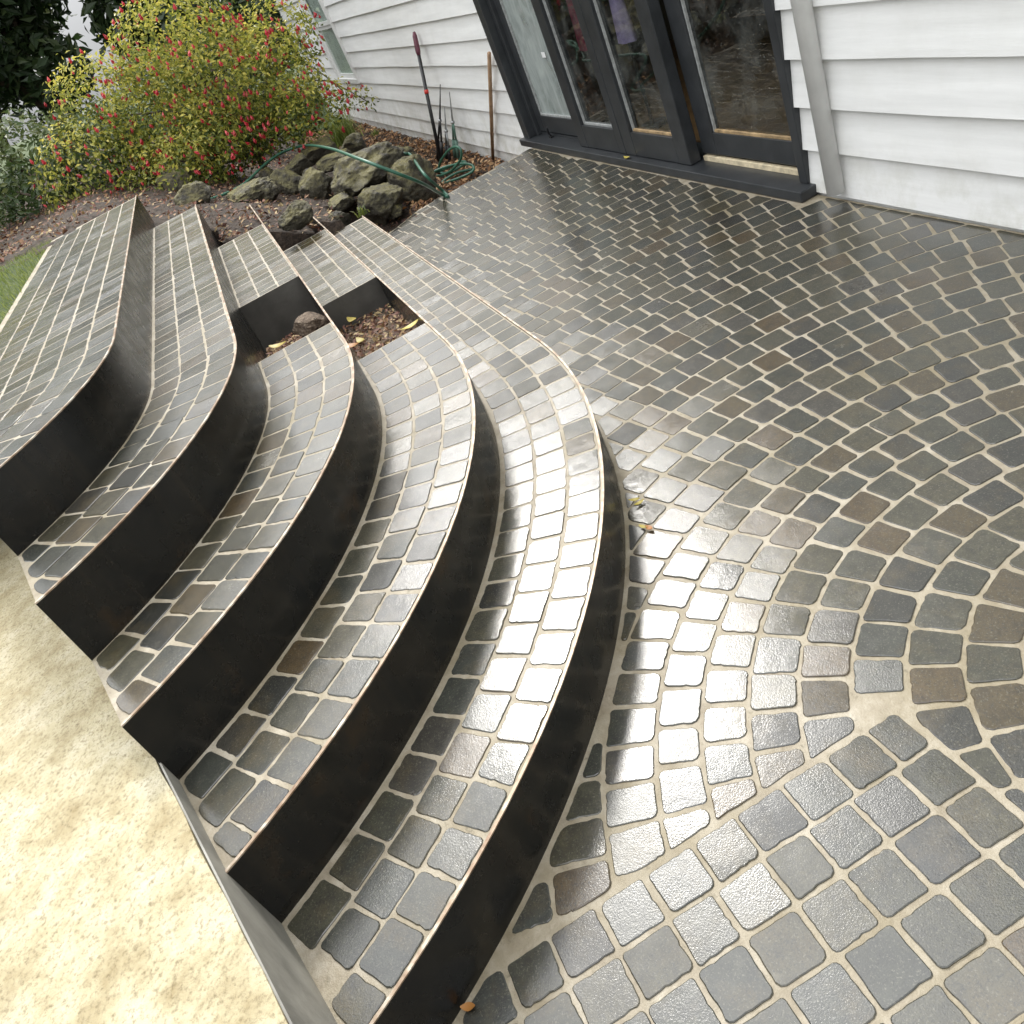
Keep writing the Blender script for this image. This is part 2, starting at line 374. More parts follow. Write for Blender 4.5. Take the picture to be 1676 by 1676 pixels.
class Pavers:
    def __init__(s): s.items = []               # (screen area, geom, centre, z, rnd, wet, parent)
    def add(s, poly, z, rng, parent, **kw):
        if len(poly) < 3 or abs(area(poly)) < .0008: return
        per = sum((Vector(poly[i])-Vector(poly[i-1])).length for i in range(len(poly)))
        if abs(area(poly))/per < .0072: return
        pr = [PROJ((p[0], p[1], z)) for p in poly]
        sa = 0
        if all(pr):
            sa = abs(area(pr)); cx = sum(q[0] for q in pr)/len(pr); cy = sum(q[1] for q in pr)/len(pr)
            if not (-60 < cx < 1736 and -60 < cy < 1736): sa = 0
            elif not (340 < cx < 1335): sa *= .35
        gm = paver_geom(poly, z, rng, sub=5 if sa > 1500 else 1, **kw)
        if not gm: return
        s.items.append((sa, gm, z, rng.random(), rng.random()**1.5, parent))
    def emit(s, limit, stuff_parent_of):
        s.items.sort(key=lambda i: -i[0]); rest = {}
        for k, (sa, (vs, fs, c), z, r, w, par) in enumerate(s.items):
            if k < limit and sa > 0:
                o = mesh_obj('paver', [(x-c[0], y-c[1], zz-z) for x, y, zz in vs], fs, 'wet_stone', par, False, {'rnd': r, 'wet': w})
                o.location = (c[0], c[1], z)
            else: rest.setdefault(stuff_parent_of(par), []).append((vs, fs, r, w))
        for par, L in rest.items():
            V = []; F = []; Rr = []; Ww = []
            for vs, fs, r, w in L:
                b = len(V); V += vs; F += [tuple(b+i for i in f) for f in fs]; Rr += [r]*len(fs); Ww += [w]*len(fs)
            o = mesh_obj('pavers_beyond', V, F, 'wet_stone', par, False, {'rnd': Rr, 'wet': Ww}); o['kind'] = 'stuff'

# ------------------------------------------------------------------ steps: shared geometry
RIS = .183
SCX, SCY = -2.95, -1.62                         # centre of the curved flight
RAD = {3: 2.35, 2: 2.03, 1: 1.712, 0: 1.40, -1: 1.085}    # outer radius of each tread
LEVEL = {3: 1, 2: 2, 1: 3, 0: 4, -1: 5}
FAR = {3: -6.23, 2: -5.58, 1: -5.66, 0: -6.3, -1: -6.6}
WA, WD = Vector((-1.174, -.622)), Vector((.961, .276))      # foot of the concrete end wall
WN = Vector((-.276, .961))                                  # towards the steps
def endang(R):
    rel = WA-Vector((SCX, SCY)); b = rel.dot(WD); cc = rel.dot(rel)-R*R
    tt = -b+math.sqrt(max(0, b*b-cc)); q = rel+WD*tt; return math.atan2(q.y, q.x)
def curve(R, x_far, seg=56, x_to=None):         # from the far end along the straight part and round the bend
    pts = []
    x1 = SCX if x_to is None else x_to
    ns = max(2, int(abs(x1-x_far)/.25))
    for i in range(ns+1): pts.append((x_far+(x1-x_far)*i/ns, SCY+R))
    if x_to is None:
        a1 = endang(R)
        for i in range(1, seg+1):
            a = math.pi/2+(a1-math.pi/2)*i/seg; pts.append((SCX+R*math.cos(a), SCY+R*math.sin(a)))
    return pts

# ------------------------------------------------------------------ terrace
rng = random.Random(11)
tb = MB()
TZ = 0.0
outline = [(-6.44, 2.2), (-6.44, 1.15), (-6.27, .9), (-6.24, .72), (-6.2, -.5), (-3, -2), (.2, -2.2), (3.5, -2.2), (3.5, 2.2)]
tb.add([(x, y, TZ) for x, y in outline]+[(x, y, -.28) for x, y in outline],
       [tuple(range(len(outline)))[::-1]]+[(i, (i+1) % len(outline), len(outline)+(i+1) % len(outline), len(outline)+i) for i in range(len(outline))])
terrace = tb.build('terrace', 'mortar'); tag(terrace, kind='structure')
GCX, GCY = -.64, 1.15                           # centre of the paving rings
rings = [.08, .185, .29, .395, .50, .605, .71, .815, .92, 1.02, 1.12, 1.237, 1.362, 1.477, 1.592]
while rings[-1] < 6.2: rings.append(rings[-1]+.1135)
PV = Pavers()
def terrace_clip(poly):
    cx = sum(p[0] for p in poly)/len(poly); cy = sum(p[1] for p in poly)/len(poly)
    poly = clip(poly, (0, -1), -2.108 if cx < -3.2 else -2.19)                       # door sill
    if not poly: return poly
    poly = clip(poly, (1, 0), -6.44+.03*math.sin(cy*23))     # edge of the bed
    if cx < -5.9 and poly: poly = clip(poly, (.82, .57), -4.62)
    if not poly: return poly
    if cx < SCX: poly = clip(poly, (0, 1), SCY+RAD[3]+.012)
    else:
        d = Vector((cx-SCX, cy-SCY)); d.normalize()
        poly = clip(poly, (d.x, d.y), d.x*SCX+d.y*SCY+RAD[3]+.012)
    if poly: poly = clip(poly, (-.276, .961), Vector((-.276, .961)).dot(WA)+.01)
    return poly
J = .0037
NIN = 8
for kk in range(len(rings)-1):
    k = kk-NIN
    jr = J if k < 4 else (.0036 if k < 8 else .0025); jt = .0046 if k < 8 else .0038; pr_ = .0028 if k < 5 else (.0018 if k < 10 else .0011); rd = .0115 if k < 6 else .008
    r0, r1 = rings[kk]+jr, rings[kk+1]-jr; rm = (r0+r1)/2
    a = math.radians(20)+rng.random()*.1; 
    aend = math.radians(285) if k >= 0 else a+2*math.pi-.02
    while a < aend-.03/rm:
        w = rng.uniform(.094, .116) if k > 6 else rng.uniform(.094, .110)
        da = w/rm; a0, a1 = a+jt/rm, a+da-jt/rm; a += da
        sk = rng.gauss(0, .0025)/rm
        poly = [(GCX+r0*math.cos(a0+sk), GCY+r0*math.sin(a0+sk)), (GCX+r1*math.cos(a0), GCY+r1*math.sin(a0)),
                (GCX+r1*math.cos(a1+sk), GCY+r1*math.sin(a1+sk)), (GCX+r0*math.cos(a1), GCY+r0*math.sin(a1))]
        poly = [(p[0]+rng.gauss(0, .0013), p[1]+rng.gauss(0, .0013)) for p in poly]
        cy = sum(p[1] for p in poly)/4; cx = sum(p[0] for p in poly)/4
        if not (-6.7 < cx < 1.5 and -1.2 < cy < 2.3): continue
        if cx < -.985 and cy < .62: poly = clip(poly, (-1, 0), .985)
        elif cx >= -.985: poly = clip(poly, (0, 1), .625)
        if poly: poly = terrace_clip(poly)
        if poly: PV.add(poly, TZ, rng, terrace, rad=rd, pride=pr_)
xg = -.975
while xg < 1.6:                                 # straight field by the viewer's feet
    w = rng.uniform(.097, .106); y = .615
    y -= rng.uniform(.06, .10)
    poly0 = []
    if y < .60: poly0.append((y, .615))
    while y > -1.6:
        h = rng.uniform(.094, .108); poly0.append((y-h, y)); y -= h
    for (ya, yb) in poly0:
        poly = [(xg+J, ya+J), (xg+w-J, ya+J), (xg+w-J, yb-J), (xg+J, yb-J)]
        poly = [(p[0]+rng.gauss(0, .0014), p[1]+rng.gauss(0, .0014)) for p in poly]
        poly = terrace_clip(poly)
        if poly: PV.add(poly, TZ, rng, terrace)
    xg += w
PV.emit(300, lambda p: p)

# ------------------------------------------------------------------ staircase
stairs = empty('staircase', (SCX, SCY, 0)); INV = Matrix.Translation((-SCX, -SCY, 0))
tag(stairs, 'curved flight of wet stone-paved steps with dark steel risers beside the terrace', 'stairs')
def loc(vs): return [(v[0]-SCX, v[1]-SCY, v[2]) for v in vs]
SP = Pavers(); step_objs = {}
POCKET = {2: (-4.105, -3.21), 1: (-4.07, -3.20)}
order = [3, 2, 1, 0, -1]
def sheet(ci, co, z0, z1):                      # solid between an inner and an outer curve
    n = len(ci); vs = [(x, y, z1) for x, y in ci]+[(x, y, z1) for x, y in co]+[(x, y, z0) for x, y in ci]+[(x, y, z0) for x, y in co]
    fs = []
    for i in range(n-1):
        fs += [(i, n+i, n+i+1, i+1), (n+i, 3*n+i, 3*n+i+1, n+i+1), (i, i+1, 2*n+i+1, 2*n+i)]
    fs += [(0, 2*n, 3*n, n), (n-1, 2*n-1, 4*n-1, 3*n-1)]
    return vs, fs
for st in order:
    R = RAD[st]; Rin = R-.318 if st != -1 else .50; z = LEVEL[st]*RIS; x0 = FAR[st]
    def body(vf):
        b = MB(); b.add(*vf); b.v = loc(b.v)
        q = b.build('step', 'mortar', stairs); q.data.materials.append(M['shaded_concrete'])
        for p in q.data.polygons:
            if abs(p.normal.z) < .5: p.material_index = 1
        return q
    if st in POCKET:
        p0, p1 = POCKET[st]
        so_far = body(sheet(curve(Rin-.05, x0, x_to=p0), curve(R-.004, x0, x_to=p0), -.2, z))
        so = body(sheet(curve(Rin-.05, p1), curve(R-.004, p1), -.2, z))
    else: so = so_far = body(sheet(curve(Rin-.05, x0), curve(R-.004, x0), -.2, z))
    # steel riser and its top lip
    xf = x0-(.85 if st in (1, 2) else .02)
    co = curve(R, xf, 72); ci = curve(R-.006, xf, 72)
    rz0 = -.02 if st == 3 else z-RIS-.02
    vs, fs = sheet(ci, co, rz0 if st not in (1, 0) else rz0-.16, z+.0035)
    mesh_obj('riser', loc(vs), fs, 'dark_steel', so, True)
    o = so.children[-1]; e = o.data
    for p in e.polygons: p.use_smooth = abs(p.normal.z) < .5
    m2 = o.modifiers.new('split', 'EDGE_SPLIT'); m2.split_angle = math.radians(40)
    vs, fs = sheet(curve(R-.0065, xf, 72), curve(R+.0006, xf, 72), z+.0036, z+.0070)
    mesh_obj('edge_strip', loc(vs), fs, 'steel_edge', so)
    # pavers
    ncourse = 3 if st != -1 else 6
    cw = (R-.010-(R-.318+.010))/3
    for cidx in range(ncourse):
        ro = R-.009-cidx*cw-.0032; ri = R-.009-(cidx+1)*cw+.0032; rm = (ro+ri)/2
        s = x0+.004+rng.random()*.015 if ncourse == 3 else x0+rng.random()*.1
        while s < SCX-.02:
            w = rng.uniform(.094, .106)
            if st in POCKET:
                q0, q1 = POCKET[st]
                if q0-.012 < s < q1: s = q1+.002
                elif s < q0 < s+w+.05: w = q0-s-.003
            a0, a1 = s+.0042, s+w-.0042; s += w
            sk = rng.gauss(0, .0016)
            poly = [(a0, SCY+ri), (a1, SCY+ri+sk), (a1+sk, SCY+ro), (a0+sk, SCY+ro)]
            SP.add([(p[0]+rng.gauss(0, .001), p[1]+rng.gauss(0, .001)) for p in poly], z, rng, so if a0 > -3.5 else so_far, rad=.006, wob=.0006, pride=.0010)
        a = math.pi/2-(s-SCX)/rm; ae = endang(rm)+.004
        while a > ae+.02:
            w = rng.uniform(.096, .110)/rm
            if a-w < ae+.022/rm: w = a-ae
            a0, a1 = a-J/rm, a-w+J/rm; a -= w
            sk = rng.gauss(0, .0022)/rm
            poly = [(SCX+q*math.cos(t_), SCY+q*math.sin(t_)) for q, t_ in ((ri, a0), (ri, a1+sk), (ro, a1), (ro, a0+sk))]
            poly = [(p[0]+rng.gauss(0, .0013), p[1]+rng.gauss(0, .0013)) for p in poly]
            poly = clip(poly, (-.276, .961), Vector((-.276, .961)).dot(WA)+.008)
            SP.add(poly, z, rng, so, pride=.0014 if a > 1.1 else .0026)
SP.items = [(sa, ([(x-SCX, y-SCY, zz) for x, y, zz in gm[0]], gm[1], (gm[2][0]-SCX, gm[2][1]-SCY)), z, r, w, par) for sa, gm, z, r, w, par in SP.items]
SP.emit(300, lambda p: stairs)

# soil in the two pockets left open in the treads
mt, t, p = newmat('lit_soil'); M['lit_soil'] = mt  # lighter copy of the soil: daylight in the pockets put into the colour
c = ramp(t, noi(t, 40, 7, .7), [(.3, (.06, .04, .028)), (.5, (.17, .125, .088)), (.72, (.34, .27, .20))])
t.links.new(c, p.inputs['Base Color']); p.inputs['Roughness'].default_value = .9
n = bump(t, noi(t, 160, 5, .65), .9, .01); n = bump(t, noi(t, 30, 4), .8, .025, n); t.links.new(n, p.inputs['Normal'])
def soil_patch(name, x0, x1, y0, y1, zf, label, n=80, seed=0, amp=.035, mat='lit_soil'):
    vs = []; fs = []; ny = max(8, int(n*(y1-y0)/(x1-x0)))
    for j in range(ny+1):
        for i in range(n+1):
            x = x0+(x1-x0)*i/n; y = y0+(y1-y0)*j/ny
            vs.append((x, y, zf(x, y)+amp*fbm(x*9+seed, y*9, seed)+amp*.5*abs(fbm(x*34, y*34, seed, 2))))
    for j in range(ny):
        for i in range(n): a = j*(n+1)+i; fs.append((a, a+1, a+n+2, a+n+1))
    o = mesh_obj(name, vs, fs, mat, None, True); tag(o, label, 'soil', kind='stuff'); return o
soil_patch('planter_soil', -4.12, -3.19, .088, .418, lambda x, y: .366-.165+.10*max(0, (x+3.9)/.75), 'crumbly brown soil in the open pocket of the second step up', seed=3)
soil_patch('planter_soil', -4.09, -3.18, -.225, .102, lambda x, y: .549-.24+.15*max(0, (x+4.0)/.8), 'crumbly brown soil in the open pocket of the third step up', seed=8)

# concrete yard with its upstand at the near end of the flight
A0 = WA-WD*4.5; A1 = WA+WD*3.2; off = Vector((.276, -.961))
q = [A0, A1, A1+off*4, A0+off*4]
yz = .434
rj = random.Random(4); NE = 90
edge = [A0+(A1-A0)*(i/NE)+off*(abs(rj.gauss(0, .0035)) if 0 < i < NE else 0) for i in range(NE+1)]
ring_ = edge+[A1+off*4, A0+off*4]; nr = len(ring_)
b = MB(); b.add([(v.x, v.y, yz) for v in ring_]+[(v.x, v.y, -.25) for v in ring_], [tuple(range(nr-1, -1, -1))]+[(i, (i+1) % nr, nr+(i+1) % nr, nr+i) for i in range(nr)])
yard = b.build('concrete_yard', 'sandy_concrete'); tag(yard, kind='structure')
b = MB(); th = .003
n1 = [A0-off*th, A1-off*th, A1+off*.001, A0+off*.001]
b.add([(v.x, v.y, -.2) for v in n1]+[(v.x, v.y, yz-.004) for v in n1], [(4, 5, 6, 7), (0, 1, 5, 4), (1, 2, 6, 5), (3, 0, 4, 7)])
ew = b.build('concrete_end_wall', 'concrete'); tag(ew, 'low smooth grey concrete wall closing the near end of the steps', 'wall')

# ------------------------------------------------------------------ ground
def bedz(x, y):
    ks = [(-3.5, .93), (-1.0, .90), (-.55, .72), (-.2, .56), (.1, .47), (.42, .30), (.75, .16), (1.15, .0), (1.5, -.14), (2.0, -.23), (2.4, -.26)]
    z = ks[0][1] if y <= ks[0][0] else ks[-1][1]
    for (ya, za), (yb, zb) in zip(ks, ks[1:]):
        if ya <= y <= yb: z = za+(zb-za)*(y-ya)/(yb-ya)
    if x > -6.9 and y > .6: z = min(z, -.04+.10*max(0, (-6.3-x)))
    if x > -6.23 and y > .405: z = -.25
    if x > -5.72 and y > -.25: z = -.25
    if x > -6.25 and y <= -.2: z = -.25
    return z
vs = []; fs = []; NX, NY = 130, 90
gx = [-17+(11.4)*(i/NX)**.8 for i in range(NX+1)]; gy = [-4+6.3*(j/NY)**.7 for j in range(NY+1)]
for y in gy:
    for x in gx: vs.append((x, y, bedz(x, y)+.03*fbm(x*3, y*3)+.02*fbm(x*11, y*11, 2)))
for j in range(NY):
    for i in range(NX): a = j*(NX+1)+i; fs.append((a, a+1, a+NX+2, a+NX+1))
bed = mesh_obj('garden_bed', vs, fs, 'soil', None, True); tag(bed, kind='structure')
b = MB(); L = 400
xs = [-L, -60, -17.2, -14, -10, -6.5, -3, 0, 4, 20, L]; ys = [-L, -40, -12, -6, -4.2, -3, 0, 2.5, 12, 60, L]
vs = []
def gz(x, y):
    if x <= -17 or y <= -4: return .86 if y < 1.5 else -.3
    return -.45
for y in ys:
    for x in xs: vs.append((x, y, gz(x, y)))
fs = [(j*len(xs)+i, j*len(xs)+i+1, (j+1)*len(xs)+i+1, (j+1)*len(xs)+i) for j in range(len(ys)-1) for i in range(len(xs)-1)]
gnd = mesh_obj('ground', vs, fs, 'grass_ground', None, True); tag(gnd, kind='structure')
# lawn above the steps
b = MB(); lw = curve(.47, -6.7, 30); n = len(lw)
far = [(-6.7, -4.1), (WA-WD*2.6-Vector((0, 2)))[:]]
poly = lw+[(SCX+1.0, -4.1), (-6.7, -4.1)]
b.add([(x, y, .905) for x, y in poly], [tuple(range(len(poly)))[::-1]])
lawn = b.build('lawn', 'grass_ground'); tag(lawn, kind='structure')

# ------------------------------------------------------------------ house
house = empty('house', (-6, 2.2, 0)); tag(house, 'white weatherboard house with charcoal glazed doors onto the terrace', 'house')
HO = Vector((-6, 2.2, 0))
def hb(mb): mb.v = [(x-HO.x, y-HO.y, z-HO.z) for x, y, z in mb.v]; return mb
HL, HR = -16.4, 3.0; DL, DR = -6.62, -3.27; HT = 4.0
b = MB()
b.box(HL, DL, 2.232, 2.32, -.5, HT); b.box(DR, HR, 2.232, 2.32, -.5, HT); b.box(DL, DR, 2.30, 2.38, 2.14, HT)
b.box(HL, HL+.1, 2.33, 9, -.5, HT)
hb(b).build('wall', 'white_board', house)
b = MB(); b.box(HL-.2, HR+.2, 2.0, 9.2, HT, HT+.1); hb(b).build('roof', 'roof_metal', house)
rb = random.Random(5)
def board(x0, x1, z0, h, yo=0):
    n = max(2, int((x1-x0)/.35)); vs = []; ph = rb.random()*50
    for i in range(n+1):
        x = x0+(x1-x0)*i/n; wz = .004*fbm(x*1.7, ph, 0, 3); wy = .003*fbm(x*1.1, ph, 5, 2)
        vs += [(x, 2.193+wy+yo, z0+wz), (x, 2.220+yo, z0+wz), (x, 2.2285+yo, z0+h+.022), (x, 2.2215+yo, z0+h+.022)]
    fs = []
    for i in range(n):
        for k in range(4):
            k2 = (k+1) % 4; fs.append((i*4+k, i*4+k2, (i+1)*4+k2, (i+1)*4+k))
    fs += [(3, 2, 1, 0), (n*4, n*4+1, n*4+2, n*4+3)]
    m_ = MB(); m_.add(vs, fs); hb(m_).build('weatherboard', 'white_board', house)
lines = [-.142, .016, .200, .380, .569, .756, .934]
while lines[-1] < HT-.25: lines.append(lines[-1]+.181)
lines.append(HT-.01)
WX0, WX1, WZ0, WZ1 = -13.75, -12.30, .372, 1.95
for i in range(len(lines)-1):
    z0, h = lines[i], lines[i+1]-lines[i]
    spans = [(HL, DL), (DR, HR)]
    if z0 > 2.1: spans = [(HL, HR)]
    for (a, c_) in spans:
        parts = [(a, c_)]
        if a == HL and z0+h > WZ0+.06 and z0 < WZ1-.05: parts = [(a, WX0), (WX1, c_)]
        for (pa, pc) in parts:
            cuts = [pa]
            if pc-pa > 3: cuts.append(pa+(pc-pa)*rb.uniform(.3, .75))
            cuts.append(pc)
            for u, v_ in zip(cuts, cuts[1:]): board(u+.001, v_-.001, z0, h)
b = MB(); b.box(HL, DL-.03, 2.214, 2.231, -.5, -.138); hb(b).build('base_board', 'white_board', house)
b = MB(); b.box(DR+.02, HR, 2.214, 2.231, -.02, -.138+.15); hb(b).build('base_board', 'white_board', house)
# window far along the wall
wr = hb(MB().box(WX0, WX1, 2.17, 2.235, WZ0, WZ0+.055)).build('window_sill', 'white_paint', house)
win = MB()
for (x0, x1, z0, z1) in ((WX1-.09, WX1, WZ0+.055, WZ1), (WX0, WX0+.09, WZ0+.055, WZ1), (WX0+.09, WX1-.09, WZ1-.09, WZ1)): win.box(x0, x1, 2.178, 2.24, z0, z1)
wo = hb(win).build('window_frame', 'white_paint', house)
for (z0, z1) in ((WZ0+.06, 1.10), (1.10, WZ1-.09)):
    s_ = MB(); xa, xb = WX0+.09, WX1-.09; y0, y1 = (2.205, 2.235) if z0 < 1 else (2.19, 2.22)
    s_.box(xa, xa+.13, y0, y1, z0, z1); s_.box(xb-.13, xb, y0, y1, z0, z1); s_.box(xa+.13, xb-.13, y0, y1, z0, z0+.05); s_.box(xa+.13, xb-.13, y0, y1, z1-.045, z1)
    so_ = hb(s_).build('sash', 'white_paint', house)
    hb(MB().box(xa+.13, xb-.13, y0+.012, y0+.016, z0+.05, z1-.045)).build('glass_pane', 'glass', so_)
hb(MB().box(WX0+.05, WX1-.05, 2.236, 2.2365, WZ0, WZ1)).build('window_backing', 'white_paint', house)  # pale sheet added behind the panes, stands in for their white reflection
# door set
o = hb(MB().box(DL-.03, DR+.04, 2.114, 2.40, 0.003, .050)).build('door_sill', 'charcoal_paint', house); bevel(o, .005)
fr = MB(); fr.box(DL, DL+.115, 2.150, 2.30, .051, 2.14); fr.box(DR-.055, DR, 2.185, 2.30, .051, 2.14); fr.box(DL, DR, 2.152, 2.299, 2.141, 2.26)
fr.box(DL+.115, DL+.165, 2.205, 2.295, .051, 2.14)
fr_o = hb(fr).build('door_frame', 'charcoal_paint', house); bevel(fr_o, .004)
def panel(xa, xb, yf, th, stl, stt, zb, zg, glassmat, beadmat):
    d = hb(MB().box(xa+stl, xb-stt, yf, yf+th, zb, zg)).build('sliding_door', 'charcoal_paint', house); bevel(d, .003)   # bottom rail carries the door's name
    for (u, v_) in ((xa, xa+stl), (xb-stt, xb)):
        s = hb(MB().box(u, v_, yf-.0015, yf+th+.0015, zb-.002, 2.13)).build('stile', 'charcoal_paint', d); bevel(s, .004)
    hb(MB().box(xa+stl, xb-stt, yf, yf+th, 2.02, 2.128)).build('rail', 'charcoal_paint', d)
    gy_ = yf+th*.55
    hb(MB().box(xa+stl+.001, xb-stt-.001, gy_, gy_+.004, zg+.001, 2.019)).build('glass_pane', glassmat, d)
    bd = MB(); bd.box(xa+stl, xa+stl+.011, gy_-.014, gy_-.001, zg, 2.02)
    hb(bd).build('glazing_bead', 'bead_paint', d)
    bd = MB(); bd.box(xa+stl+.011, xb-stt, gy_-.016, gy_-.001, zg+.0005, zg+.012)
    hb(bd).build('glazing_bead', beadmat, d)
    return d
panel(DL+.165, -5.585, 2.235, .045, .085, .10, .075, .190, 'reflection_haze_glass', 'bead_paint')
panel(-5.62, -4.952, 2.168, .062, .125, .085, .055, .196, 'glass', 'bead_paint')
panel(-4.946, -4.208, 2.168, .062, .125, .125, .055, .192, 'glass', 'bare_timber')
p4 = panel(-4.195, -3.328, 2.245, .045, .135, .075, .088, .200, 'glass', 'bare_timber')
hb(MB().box(-4.19, -3.33, 2.236, 2.262, .0505, .074)).build('bare_sill_strip', 'pale_timber', house)
hb(MB().box(DL+.166, -5.62, 2.236, 2.262, .0505, .068)).build('inner_sill_strip', 'charcoal_paint', house)
bo = MB(); bp = PX(903, 222, .06); bo.tube([(bp.x, 2.215, .055), (bp.x, 2.2, .085), (bp.x+.02, 2.198, .13)], .006, 8); bo.box(bp.x-.02, bp.x+.02, 2.20, 2.225, .051, .06)
hb(bo).build('door_bolt', 'black_plastic', house)
st_ = PY(877, 96, 2.2); hb(MB().box(st_.x-.03, st_.x+.03, 2.2555, 2.2575, st_.z-.018, st_.z+.016)).build('paper_sticker', 'paper', house)
st_ = PY(918, 150, 2.21); hb(MB().box(st_.x-.035, st_.x+.03, 2.2555, 2.2575, st_.z-.05, st_.z+.045)).build('paper_sticker', 'paper', house)
# room behind the glass
rm_ = MB(); rm_.box(-7.2, -2.7, 2.41, 6.5, -.05, .052); hb(rm_).build('room_floor', 'interior_floor', house)
rm_ = MB(); rm_.box(-7.3, -7.2, 2.41, 6.6, 0, 2.6); rm_.box(-2.7, -2.6, 2.41, 6.6, 0, 2.6); rm_.box(-7.2, -2.7, 6.5, 6.6, 0, 2.6); rm_.box(-7.3, -2.6, 2.41, 6.6, 2.6, 2.7)
hb(rm_).build('room_wall', 'interior_wall', house)
dp = MB(); dp.tube([(-3.06, 2.165, .05), (-3.06, 2.165, 3.9)], .036, 14); hb(dp).build('downpipe', 'white_paint', house, True)
# clothes on a stand just inside the glass
def garment(name, c, w, h, mat, label):
    vs = []; fs = []; n = 22; mrow = 12
    for j in range(mrow+1):
        for i in range(n):
            a = 2*math.pi*i/n; f_ = j/mrow; ww = w*(.42+.58*f_**.7)*(1+.10*math.sin(a*5+f_*2))
            vs.append((c[0]+ww*math.cos(a), c[1]+ww*.45*math.sin(a), c[2]+h*(1-f_)))
    for j in range(mrow):
        for i in range(n): fs.append((j*n+i, j*n+(i+1) % n, (j+1)*n+(i+1) % n, (j+1)*n+i))
    fs.append(tuple(range(n)))
    root = empty(name, (c[0], c[1], .053)); tag(root, label, 'clothing')
    mesh_obj('cloth', [(x-c[0], y-c[1], z-.053) for x, y, z in vs], fs, mat, root, True)
    sb = MB(); sb.tube([(0, 0, 0), (0, 0, c[2]+h-.053)], .012, 8); sb.tube([(0, 0, 0), (0, 0, .02)], .09, 16); sb.build('stand', 'black_plastic', root, True); return root
gp_ = PY(1018, 32, 2.50); garment('garment', (gp_.x, 2.50, gp_.z-.12), .095, .36, 'purple_cloth', 'pale purple garment on a stand behind the right of the two middle doors')
gp_ = PY(945, 20, 2.50); garment('garment', (gp_.x, 2.50, gp_.z-.22), .10, .60, 'pink_cloth', 'deep pink garment on a stand behind the left of the two middle doors')

# ------------------------------------------------------------------ rocks
rk = random.Random(21)
def rock(p, sx, sy, sz, label, seed, rot=0, mat='rock'):
    bm = bmesh.new(); bmesh.ops.create_icosphere(bm, subdivisions=5, radius=1)
    planes = []
    rr = random.Random(seed)
    for _ in range(9):
        d = Vector((rr.gauss(0, 1), rr.gauss(0, 1), rr.gauss(0, .8))).normalized(); planes.append((d, rr.uniform(.62, .85)))
    for v in bm.verts:
        q = v.co.copy()
        for d, k in planes:
            e = q.dot(d)-k
            if e > 0: q -= d*e*.96
        q *= 1+.11*fbm(q.x*2.1+seed, q.y*2.1, q.z*2.1, 4)+.05*fbm(q.x*9+seed, q.y*9, q.z*9, 3)
        v.co = Vector((q.x*sx, q.y*sy, q.z*sz))
    me = bpy.data.meshes.new('garden_rock'); bm.to_mesh(me); bm.free(); me.materials.append(M[mat])
    me.polygons.foreach_set('use_smooth', [True]*len(me.polygons))
    o = bpy.data.objects.new('garden_rock', me); COL.objects.link(o); o.location = p; o.rotation_euler = (0, 0, rot)
    tag(o, label, 'rock', 'rocks edging the garden bed'); return o
RK = [  # px, py of the middle, level, half width px, half height px, label
 (622, 331, .10, 34, 27, 'large dark rounded rock nearest the terrace corner'),
 (676, 302, .04, 34, 36, 'big greenish split boulder under the hose end by the terrace'),
 (590, 280, .26, 60, 24, 'broad flat grey slab of rock in the middle of the rockery'),
 (514, 310, .24, 25, 27, 'mossy yellow-topped block of rock left of the flat slab'),
 (470, 306, .30, 22, 25, 'mossy squarish rock below the hose, left of the yellow-topped block'),
 (488, 272, .34, 19, 14, 'small mossy rock between the fuchsia and the squarish rock'),
 (522, 247, .33, 26, 14, 'rounded mossy rock right under the top of the hose arc'),
 (548, 262, .30, 24, 11, 'low mossy rock touching the upper left of the flat slab'),
 (596, 303, .18, 21, 12, 'dark wedge-shaped rock below the right end of the flat slab'),
 (622, 290, .17, 15, 12, 'small green rock above the large dark rounded rock'),
 (556, 331, .17, 20, 11, 'jagged little grey rock below the flat slab'),
 (556, 362, .16, 16, 15, 'pale crumbly rock at the far end of the lowest step'),
 (440, 290, .34, 12, 13, 'small leafy-looking rock under the hose at the left'),
 (405, 318, .44, 34, 16, 'dark low rock at the left end of the rock edging'),
 (484, 352, .47, 26, 17, 'angular purple-grey stone lying on the soil beyond the third step'),
 (660, 255, -.02, 22, 14, 'dark rock behind the hose near the mulch'),
 (632, 262, .06, 24, 12, 'grey rock behind the flat slab where the hose doubles back'),
 (508, 288, .30, 14, 10, 'little dark rock wedged between the mossy rocks'),
 (645, 345, .02, 18, 9, 'low wet stone at the ragged corner of the terrace'),
 (430, 318, .40, 20, 14, 'dark rock left of the squarish mossy rock'),
 (578, 236, .16, 20, 12, 'half-buried rock where the grass tuft meets the mulch'),
]
for i, (px, py, z, hw, hh, lab) in enumerate(RK):
    p = PX(px, py, z+.04); dist = (p-Vector((0, 0, CAMH))).length; s = dist/FPX
    sx = hw*s*1.25; sz = max(.06, hh*s*1.12)
    rock(p, sx, sx*rk.uniform(.8, 1.05), sz, lab, 40+i*7, rk.uniform(0, 3))
for i, (x, y, z, s, lab) in enumerate([(-9.6, -.1, .58, .24, 'brown-grey rock partly under the left shrubs, nearest the fuchsia'), (-8.6, -.35, .66, .2, 'dark rock at the left side of the bed below the shrubs'), (-7.6, -.25, .62, .16, 'small rock beyond the topmost curved steps')]):
    rock(Vector((x, y, z)), s, s*.9, s*.75, lab, 300+i, i)
cl = rock(Vector((-3.52, .02, .485)), .105, .07, .045, 'pale clod of soil in the open pocket of the third step', 77, .3, 'lit_soil'); cl.name = 'soil_clod'; cl['category'] = 'clod'; del cl['group']

